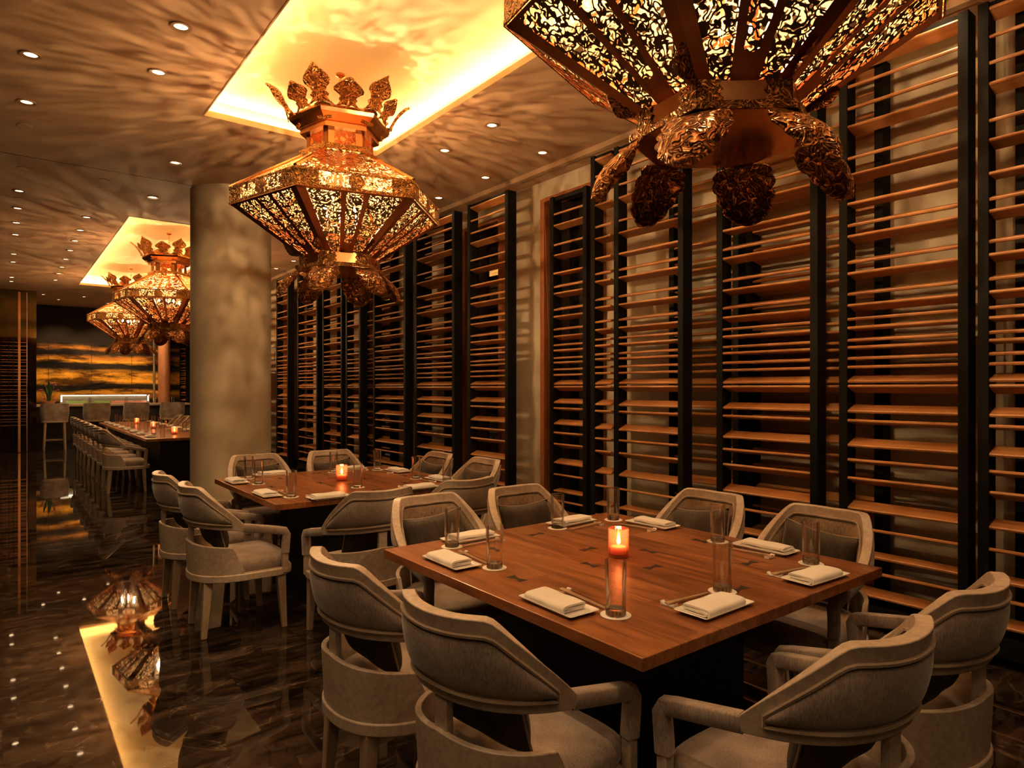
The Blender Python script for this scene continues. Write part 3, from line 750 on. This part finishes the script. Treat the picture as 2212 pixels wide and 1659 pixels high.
    # back posts and legs
    b = MB(); b.loft([[Vector((dx*.028, -.232+dy*.012, .37)) for dx, dy in ((-1, -1), (1, -1), (1, 1), (-1, 1))], [Vector((dx*.026, -.234+dy*.012, .668)) for dx, dy in ((-1, -1), (1, -1), (1, 1), (-1, 1))]])
    b.build('back_post', 'chair_wood', r, bevel=.003)
    for sg in (-1, 1):
        for (x, y, ox, oy) in ((sg*.150, -.175, sg*.012, -.025), (sg*.236, .222, sg*.010, .02)):
            b = MB(); b.loft([[Vector((x+ox+dx*.0155, y+oy+dy*.0155, 0)) for dx, dy in ((-1, -1), (1, -1), (1, 1), (-1, 1))], [Vector((x+dx*.026, y+dy*.026, .330)) for dx, dy in ((-1, -1), (1, -1), (1, 1), (-1, 1))]])
            b.build('leg', 'leg_wood', r, bevel=.004)
    return r
chair = make_chair()
def make_pillow():
    b = MB(); n = 15; L_, H_ = .185, .165
    for side in (1, -1):
        rows_ = []
        for j in range(n):
            v = -1+2*j/(n-1); row = []
            for i in range(n):
                u = -1+2*i/(n-1); pin = 1-.09*(1-abs(u)**1.0)*abs(v)**6
                pu = 1-.06*(1-v*v)*abs(u)**6
                t_ = .058*max((1-u**4)*(1-v**4), 0)**.55 + .004*math.sin(7*u+3*v)*(1-u*u)*(1-v*v)
                row.append((u*L_*pu, side*t_, v*H_*(1-.12*(1-u*u)*abs(v)**4)))
            rows_.append(row)
        b.quadgrid(rows_)
    o = b.build('throw_pillow', 'velvet', smooth=True, angle=179)
    e = [( u*L_*(1-.06*(1-v*v)*abs(u)**6), 0, v*H_*(1-.12*(1-u*u)*abs(v)**4)) for u, v in [(-1+2*i/14, -1) for i in range(14)]+[(1, -1+2*i/14) for i in range(14)]+[(1-2*i/14, 1) for i in range(14)]+[(-1, 1-2*i/14) for i in range(14)]]
    MB().tube(e, .004, 6, closed=True).build('piping', 'piping', o, smooth=True)
    return o
pillow = make_pillow()
T1 = (2.065, 1.915); T2 = (2.08, 4.82)
# (x, y, heading deg of the chair front, wording, pillow offset/tilt)
seats = {
 'near square table': (T1, [
  (1.17, 1.53, -84, 'left side seat nearer the camera', 0), (1.14, 2.16, -90, 'left side seat farther from the camera', 0),
  (1.70, .92, -3, 'front side seat on the left', 0), (2.30, .925, 0, 'front side seat on the right', 0),
  (1.80, 2.84, 180, 'rear side seat on the left', 4), (2.38, 2.80, 180, 'rear side seat on the right', 0),
  (2.89, 2.20, 90, 'window side seat farther from the camera', 8), (2.90, 1.56, 90, 'window side seat nearer the camera', -6)]),
 'far square table': (T2, [
  (1.13, 4.30, -90, 'left side seat nearer the camera', 0), (1.10, 4.98, -90, 'left side seat farther from the camera', 0),
  (1.72, 3.66, 0, 'front side seat on the left', 0), (2.36, 3.72, 0, 'front side seat on the right', 0),
  (1.74, 5.66, 180, 'rear side seat on the left', 0), (2.40, 5.62, 180, 'rear side seat on the right', 5),
  (2.86, 5.02, 90, 'window side seat farther from the camera', 0), (2.90, 4.38, 90, 'window side seat nearer the camera', 0)])}
def lookdir(deg): a = math.radians(deg); return Vector((-math.sin(a), math.cos(a), 0))
for tn, (tc_, ls) in seats.items():
    for x, y, hd, wd, pt_ in ls:
        inst(chair, (x, y, 0), math.radians(hd), 'pale wood curved-back chair, %s, %s' % (wd, tn), 'chair', 'curved-back dining chairs around ' + tn)
        o = inst(pillow, (0, 0, 0), 0, 'dark velvet pillow, %s, %s' % (wd, tn), 'pillow', 'velvet pillows around ' + tn)
        fwd = lookdir(hd); o.location = Vector((x, y, 0)) - fwd*(.118 if pt_ < 50 else 0) + Vector((0, 0, .650))
        o.rotation_euler = (math.radians(14), math.radians(pt_), math.radians(hd))

# ------------------------------------------------------------------ tables
def bow(b, x, y, ang, z=.7502):
    L_, W_, w_ = .040, .021, .007; pts = [(-L_, -W_), (0, -w_), (L_, -W_), (L_, W_), (0, w_), (-L_, W_)]
    c, s = math.cos(ang), math.sin(ang); b.prism([(x+px*c-py*s, y+px*s+py*c) for px, py in pts], z-.004, z+.0006)
def make_table(name_lab, cx_, cy_, sx_, sy2, inlays, ped):
    r = empty('dining_table', (cx_, cy_, 0)); tag(r, name_lab, 'table')
    b = MB(); b.box((0, 0, .731), (sx_, sy2, .038)); b.build('tabletop', 'table', r, bevel=.003)
    b = MB(); b.box((0, 0, .36), (ped[0], ped[1], .70)); b.build('pedestal', 'pedestal', r, bevel=.004)
    for x, y, a in inlays:
        b = MB(); bow(b, x, y, a); b.build('bow_tie_inlay', 'inlay', r)
    return r
q4 = PI/2
INL = [(0, .19, q4*0), (0, -.18, 0), (.185, 0, q4), (-.175, 0, q4), (.53, -.02, q4), (-.53, .03, q4), (.01, .56, 0), (.02, -.56, 0), (.36, -.385, 0), (-.33, .44, q4)]
make_table('large square walnut table nearest the camera with dark bow-tie inlays', T1[0], T1[1], 1.44, 1.50, INL, (.72, .72))
make_table('square walnut table in the middle distance by the column', T2[0], T2[1], 1.50, 1.48, INL, (.72, .72))
make_table('long walnut table beyond the column set for many guests', 2.08, 13.25, .98, 5.7, [], (.5, 5.0))

# ------------------------------------------------------------------ tableware
def make_plate():
    b = MB(); L_, W_ = .136, .063; rows_ = []
    for sc, z in ((.80, .0), (.84, .003), (.97, .010), (1.0, .0125), (.985, .0145), (.86, .0075), (.80, .0065)):
        row = []; ox = L_-(1-sc)*.06/.2*1.0 if False else L_*sc; oy = W_*sc+0
        for cx_, cy_ in ((1, 1), (-1, 1), (-1, -1), (1, -1)):
            a0 = math.atan2(cy_, cx_)-PI/4
            for k in range(4): t_ = a0+k*PI/6; row.append((cx_*(ox-.008)+.008*math.cos(t_), cy_*(oy-.008)+.008*math.sin(t_), z))
        rows_.append(row)
    b.loft(rows_); return b.build('plate', 'china', smooth=True, angle=50)
def make_napkin():
    b = MB(); th = .0065; path = []
    # S-folded ribbon section (x across, z up)
    for p in [(.040, .005), (.0, .0045), (-.040, .005), (-.047, .009), (-.040, .0135), (.0, .0125), (.036, .0135), (.0425, .018), (.036, .0225), (.0, .0235), (-.036, .0225), (-.050, .019), (-.0545, .010), (-.050, .003)]: path.append(Vector((p[0], 0, p[1])))
    path = spline(path, 60); rows_ = []
    nL = 14
    for j in range(nL):
        v = -1+2*j/(nL-1); ring = []; inn = []
        pin = 1-.03*v*v; y = v*.100
        for i, p in enumerate(path):
            a = path[max(i-1, 0)]; c = path[min(i+1, len(path)-1)]; d = (c-a).normalized(); nn = Vector((-d.z, 0, d.x))
            wob = .0012*math.sin(5*v+i*.12)
            ring.append(Vector((p.x*pin+nn.x*th/2, y+.004*math.sin(i*.09), (p.z+wob)+nn.z*th/2))); inn.append(Vector((p.x*pin-nn.x*th/2, y+.004*math.sin(i*.09), (p.z+wob)-nn.z*th/2)))
        rows_.append(ring+inn[::-1])
    b.loft(rows_, caps=False)
    vs = b.bm.verts; vs.ensure_lookup_table(); n_ = 120
    for base in (0, (nL-1)*n_):
        for i in range(59):
            b.bm.faces.new((vs[base+i], vs[base+i+1], vs[base+n_-2-i], vs[base+n_-1-i]))
    o = b.build('folded_napkin', 'napkin', smooth=True, angle=60); return o
def make_glass():
    r = empty('drinking_glass', (0, 0, 0))
    MB().lathe([(.0300, .018), (.0315, .10), (.0332, .172), (.0345, .1732), (.0356, .172), (.0342, .10), (.0325, .002)], 36).build('glass_wall', 'glass', r, smooth=True)
    o = kids(r)[0]
    MB().lathe([(.001, 0), (.0300, 0), (.0320, .002), (.0320, .016), (.0295, .020), (.001, .0165)], 32).build('glass_base', 'glass_base', r, smooth=True)
    return r
def make_coaster(): return MB().lathe([(.001, 0), (.049, 0), (.049, .0015), (.001, .0015)], 36).build('coaster', 'coaster')
def make_rest():
    b = MB(); rows_ = []
    for t_ in [i/8 for i in range(9)]:
        y = -.028+.056*t_; z = .004+.010*(2*t_-1)**2; w = .0085+.002*abs(2*t_-1)
        rows_.append([(-w, y, .0), (w, y, .0), (w, y, z), (-w, y, z)])
    b.loft(rows_); return b.build('chopstick_rest', 'china', bevel=.0015)
def make_chop():
    r = empty('chopsticks', (0, 0, 0))
    for s_ in (-1, 1):
        MB().tube([(-.005, s_*.004, .013), (.215, s_*.0035, .0052)], .0028, 6, rads=[.0034, .0022]).build('chopstick', 'chopstick', r)
    b = MB(); b.loft([[(x, y, z) for y, z in ((-.013, zc-.0042), (.013, zc-.0042), (.013, zc+.0042), (-.013, zc+.0042))] for x, zc in ((.02, .0125), (.10, .0098), (.222, .0058))]); b.build('sleeve', 'sleeve', r)
    return r
def make_candle(col='votive'):
    r = empty('candle_holder', (0, 0, 0)); b = MB(); rows_ = []; nc, nr = 48, 33
    for j in range(nr):
        z = .004+.118*j/(nr-1); row = []
        for i in range(nc):
            a = 2*PI*i/nc; rr = .040 + .0045*(.5+.5*math.cos(a*16))*(.35+.65*(.5+.5*math.cos(j*2*PI/3.0)))
            row.append((rr*math.cos(a), rr*math.sin(a), z))
        rows_.append(row)
    for j in range(6):
        z = .122-.108*j/5; rows_.append([(.0365*math.cos(2*PI*i/nc), .0365*math.sin(2*PI*i/nc), z) for i in range(nc)])
    vs = b.quadgrid(rows_, closed_u=True); b.bm.faces.new(vs[-1]); b.bm.faces.new(vs[0])
    b.build('glass_cup', col, r, smooth=True, angle=60)
    MB().lathe([(.001, .015), (.033, .015), (.033, .042), (.030, .045), (.001, .043)], 24).build('candle', 'wax', r, smooth=True); wx = kids(r)[-1]
    MB().lathe([(.001, .050), (.007, .058), (.009, .068), (.006, .084), (.001, .100)], 12).build('flame', 'flame', wx, smooth=True)
    return r
plate, napkin, glass, coaster, rest, chop, candle = make_plate(), make_napkin(), make_glass(), make_coaster(), make_rest(), make_chop(), make_candle()
S1 = [  # plate dx,dy ; glass dx,dy ; heading of the guest
 (-.62, -.30, -.53, -.475, -90), (-.61, .365, -.51, .20, -90), (-.235, -.635, -.055, -.54, 0), (.355, -.665, .55, -.545, 0),
 (-.31, .665, -.455, .60, 180), (.32, .64, .185, .60, 180), (.62, .345, .565, .57, 90), (.61, -.30, .58, -.08, 90)]
S2 = [(-.685, -.35, -.575, -.51, -90), (-.675, .40, -.565, .22, -90), (-.395, -.70, -.05, -.39, 0), (.28, -.71, .60, -.56, 0),
 (-.33, .68, -.53, .59, 180), (.335, .60, .15, .53, 180), (.60, .24, .52, .455, 90), (.61, -.43, .51, -.245, 90)]
ZT_ = .7505
def setting(cx_, cy_, st, where, grp, rnd, full=True):
    px, py, gx, gy, hd = st; a = math.radians(hd); rt = Vector((math.cos(a), math.sin(a), 0)); fw = Vector((-math.sin(a), math.cos(a), 0))
    j = rnd.uniform(-.05, .05)
    p = Vector((cx_+px, cy_+py, ZT_))
    inst(plate, p, a+j, 'white rectangular plate, %s' % where, 'plate', 'plates on the ' + grp)
    inst(napkin, p+Vector((0, 0, .0066))-rt*.012, a+j+PI/2, 'folded white linen napkin, %s' % where, 'napkin', 'napkins on the ' + grp)
    g = Vector((cx_+gx, cy_+gy, ZT_))
    inst(coaster, g, 0, 'round white coaster under the glass, %s' % where, 'coaster', 'coasters on the ' + grp)
    inst(glass, g+Vector((0, 0, .0016)), rnd.uniform(0, 3), 'clear tall water glass, %s' % where, 'glass', 'water glasses on the ' + grp)
    if full:
        c0 = p+fw*.112-rt*.092
        inst(rest, c0, a+.05+j, 'white china chopstick rest, %s' % where, 'chopstick rest', 'chopstick rests on the ' + grp)
        ch = inst(chop, c0+Vector((0, 0, -.0005)) - rt*.01, a+j-.02, 'wrapped pale wooden chopsticks, %s' % where, 'chopsticks', 'chopsticks on the ' + grp)
rnd = random.Random(3)
for (tn, (tc_, ls)), st in zip(seats.items(), (S1, S2)):
    for s_, l_ in zip(st, ls): setting(tc_[0], tc_[1], s_, '%s, %s' % (l_[3].replace('seat ', ''), tn), tn, rnd)
def put_candle(x, y, lb, energy=.6):
    inst(candle, (x, y, ZT_), 0, lb, 'candle holder', 'red glass candle holders')
    l = bpy.data.lights.new('candle_light', 'POINT'); l.energy = energy; l.color = (1, .55, .22); l.shadow_soft_size = .008
    o = bpy.data.objects.new('candle_light', l); C.objects.link(o); o.location = (x, y, ZT_+.112)
put_candle(2.075, 1.93, 'lit red ribbed glass candle holder on the near square table')
put_candle(2.08, 4.83, 'lit red ribbed glass candle holder on the far square table')
# long table settings and chairs
for i in range(8):
    y = 10.78+.69*i
    inst(chair, (1.36, y, 0), -q4, 'curved-back chair on aisle side of long table, %s from the camera' % ORD[i], 'chair', 'chairs along the aisle side of the long table')
    inst(chair, (2.80, y, 0), q4, 'curved-back chair on window side of long table, %s from the camera' % ORD[i], 'chair', 'chairs along the window side of the long table')
    setting(2.08, y, (-.38, .02, -.24, -.12, -90), 'aisle side of long table, %s place' % ORD[i], 'long table aisle side', rnd, False)
    setting(2.08, y, (.38, -.02, .24, .12, 90), 'window side of long table, %s place' % ORD[i], 'long table window side', rnd, False)
for i, y in enumerate((11.2, 13.0, 14.8)):
    put_candle(2.10, y, 'lit red glass candle holder on long table, %s from the camera' % ORD[i])

# ------------------------------------------------------------------ bar, stools, display case
r = empty('sushi_bar', (2.37, 19.95, 0)); tag(r, 'dark bar with pale stone counter in front of the gold mural', 'bar')
MB().box((0, 0, 1.035), (3.48, .95, .05)).build('countertop', 'bar_stone', r, bevel=.004)
MB().box((0, .12, .505), (3.44, .65, 1.01)).build('bar_front', 'bar_dark', r)
MB().box((0, -.12, .12), (3.5, .2, .10)).build('foot_step', 'bar_dark', r)
r = empty('display_case', (2.13, 20.05, 1.06)); tag(r, 'long glowing glass sushi display case on the bar counter', 'display case')
b = MB(); b.box((0, 0, .012), (2.0, .38, .022)); b.build('case_base', 'steel', r, bevel=.003)
b = MB(); b.box((0, .17, .13), (1.96, .012, .21)); b.build('back_panel', 'case_back', r)
b = MB(); b.box((0, -.17, .125), (1.98, .008, .21)); b.box((0, .0, .235), (1.98, .36, .008))
for s_ in (-1, 1): b.box((s_*.99, 0, .13), (.008, .34, .21))
b.build('glass_panes', 'case_glass', r)
b = MB(); b.tube([(-.96, .12, .215), (.96, .12, .215)], .006, 8); b.build('light_tube', 'case_led', r, smooth=True)
for s_ in (-1, 1): b = MB(); b.tube([(s_*.96, -.14, .06), (s_*.96, -.14, .20)], .013, 8); b.build('light_tube', 'case_led', r, smooth=True)
for i, (x, w, m, lb) in enumerate([(-.65, .45, 'food_green', 'green leaf garnish in the left of the display case'), (-.1, .35, 'food_green', 'yellow green garnish in the middle of the display case'), (.25, .3, 'food_pink', 'pink fish fillets in the middle of the display case'), (.67, .5, 'food_pink', 'pink fish fillets at the right of the display case')]):
    b = MB(); rr_ = random.Random(i)
    rows_ = []
    for k_ in range(13):
        xx = -w/2+w*k_/12; hgt = .03+.02*rr_.random(); rows_.append([(xx, -.07, 0), (xx, .07, 0), (xx, .05, hgt), (xx, 0, hgt*1.2), (xx, -.05, hgt)])
    b.loft(rows_); o = b.build('seafood_tray', m, smooth=True); o.location = (2.15+x, 20.05, 1.0835); tag(o, lb, 'food')
for i, (x, y) in enumerate([(1.75, 19.62), (2.55, 19.62), (3.2, 19.62), (3.66, 19.75)]):
    inst(glass, (x, y, 1.0605), 0, 'small clear glass standing on the bar counter, %s from the left' % ['first', 'second', 'third', 'fourth'][i], 'glass', 'glasses on the bar counter')
# plant
r = empty('flower_arrangement', (.90, 19.75, 1.06)); tag(r, 'green leaves and magenta blossoms in a bowl at the left end of the bar', 'plant')
MB().lathe([(.001, 0), (.07, 0), (.13, .05), (.15, .085), (.14, .085), (.06, .02), (.001, .015)], 24).build('bowl', 'bowl', r, smooth=True)
b = MB(); rr_ = random.Random(5); bl = MB()
for k_ in range(16):
    a = rr_.uniform(0, 2*PI); sp = rr_.uniform(.02, .16); hh = rr_.uniform(.2, .5); x1, y1 = sp*math.cos(a), sp*math.sin(a)
    b.tube([(x1*.2, y1*.2, .02), (x1*.6, y1*.6, hh*.6), (x1, y1, hh)], .004, 5)
    w = rr_.uniform(.018, .032); d = Vector((math.cos(a+1.5), math.sin(a+1.5), 0)); base = Vector((x1*.6, y1*.6, hh*.55)); tip = Vector((x1*1.2, y1*1.2, hh+.08)); mid = (base+tip)/2
    b.quadgrid([[base-d*.003, base, base+d*.003], [mid-d*w, mid+Vector((.006, .006, 0)), mid+d*w], [mid.lerp(tip, .6)-d*w*.7, mid.lerp(tip, .6)+Vector((.004, .004, 0)), mid.lerp(tip, .6)+d*w*.7], [tip-d*.002, tip, tip+d*.002]])
for k_ in range(14):
    a = rr_.uniform(0, 2*PI); sp = rr_.uniform(.10, .24); z = rr_.choice([rr_.uniform(.08, .2), rr_.uniform(.3, .52)])
    o_ = Vector((sp*math.cos(a), sp*math.sin(a), z)); b.tube([(0, 0, .03), o_*.6, o_], .0025, 5)
    for m_i in range(5):
        t_ = m_i*2*PI/5; c = o_+Vector((math.cos(t_)*.016, math.sin(t_)*.012, .008*math.sin(t_*2))); bl.lathe([(.001, -.01), (.012, -.004), (.012, .004), (.001, .01)], 6, c)
b.build('foliage', 'leaf', r); bl.build('blossoms', 'petal_pink', r)
def make_stool():
    r = empty('bar_stool', (0, 0, 0))
    hp = spline([(0, -.22, 0), (.10, -.215, 0), (.19, -.17, 0), (.235, -.07, 0), (.24, .06, 0), (.235, .14, 0)], 14)
    pl = [Vector((-p.x, p.y, 0)) for p in hp[:0:-1]] + hp; N_ = len(pl)
    rows_ = []
    for i, p in enumerate(pl):
        s = abs(-1+2*i/(N_-1)); a = pl[max(i-1, 0)]; c = pl[min(i+1, N_-1)]; d = (c-a).normalized(); nn = Vector((d.y, -d.x, 0)); 
        if nn.dot(p+Vector((0, .0, 0))) < 0: nn = -nn
        zt = 1.105-.02*s*s if s < .55 else 1.099-((s-.55)/.45)**1.6*.22
        zb_ = .70
        ring = []
        for v in [k/8 for k in range(9)]:
            z = zb_+(zt-zb_)*v; ring.append(p+nn*(.022+.016*math.sin(v*PI)+.05*(z-.7))+Vector((0, 0, z)))
        for v in [1-k/8 for k in range(9)]:
            z = zb_+(zt-zb_)*v; ring.append(p+nn*(-.022+.05*(z-.7))+Vector((0, 0, z)))
        rows_.append(ring)
    MB().loft(rows_).build('backrest', 'fabric', r, smooth=True, angle=70)
    fr = [Vector((.20, .2, 0)), Vector((0, .215, 0)), Vector((-.20, .2, 0))]
    loop = pl + fr
    rw = lambda sc, z: [Vector((p.x*sc, p.y*sc, z)) for p in loop]
    MB().loft([rw(1.08, .655), rw(1.10, .66), rw(1.10, .70), rw(1.08, .705)]).build('seat_rail', 'chair_wood', r)
    MB().loft([rw(.9, .70), rw(.95, .735), rw(.9, .755), rw(.4, .765)]).build('seat', 'fabric', r, smooth=True)
    for sx_ in (-1, 1):
        for sy2 in (-1, 1):
            x, y = sx_*.185, sy2*.16
            b = MB(); b.loft([[Vector((x*1.12+dx*.014, y*1.25+dy*.014, 0)) for dx, dy in ((-1, -1), (1, -1), (1, 1), (-1, 1))], [Vector((x+dx*.024, y+dy*.024, .66)) for dx, dy in ((-1, -1), (1, -1), (1, 1), (-1, 1))]]); b.build('leg', 'leg_wood', r, bevel=.003)
    b = MB(); q_ = [(.198, .185), (-.198, .185), (-.198, -.185), (.198, -.185)]
    for i in range(4): b.tube([(*q_[i], .24), (*q_[(i+1) % 4], .24)], .011, 4, square=True)
    b.build('footrest', 'leg_wood', r)
    return r
stool = make_stool()
for i, (x, y) in enumerate([(.98, 18.95), (1.83, 18.95), (2.68, 18.95), (3.50, 18.95)]):
    inst(stool, (x, y, 0), 0, 'high upholstered bar stool with wooden legs, %s from the left at the bar' % ['first', 'second', 'third', 'fourth'][i], 'bar stool', 'bar stools')
# extra unseen spots, without fixtures, that brighten the mural
for x in (1.2, 2.2, 3.2):
    l = bpy.data.lights.new('mural_fill_spot', 'SPOT'); l.energy = 170; l.color = WARM; l.spot_size = math.radians(80); l.spot_blend = .8; l.shadow_soft_size = .05
    o = bpy.data.objects.new('mural_fill_spot', l); C.objects.link(o); o.location = (x, 20.3, CEIL-.05); o.rotation_euler = (math.radians(32), 0, 0)
# drop any leftover prototype that was never placed
bpy.context.view_layer.update()
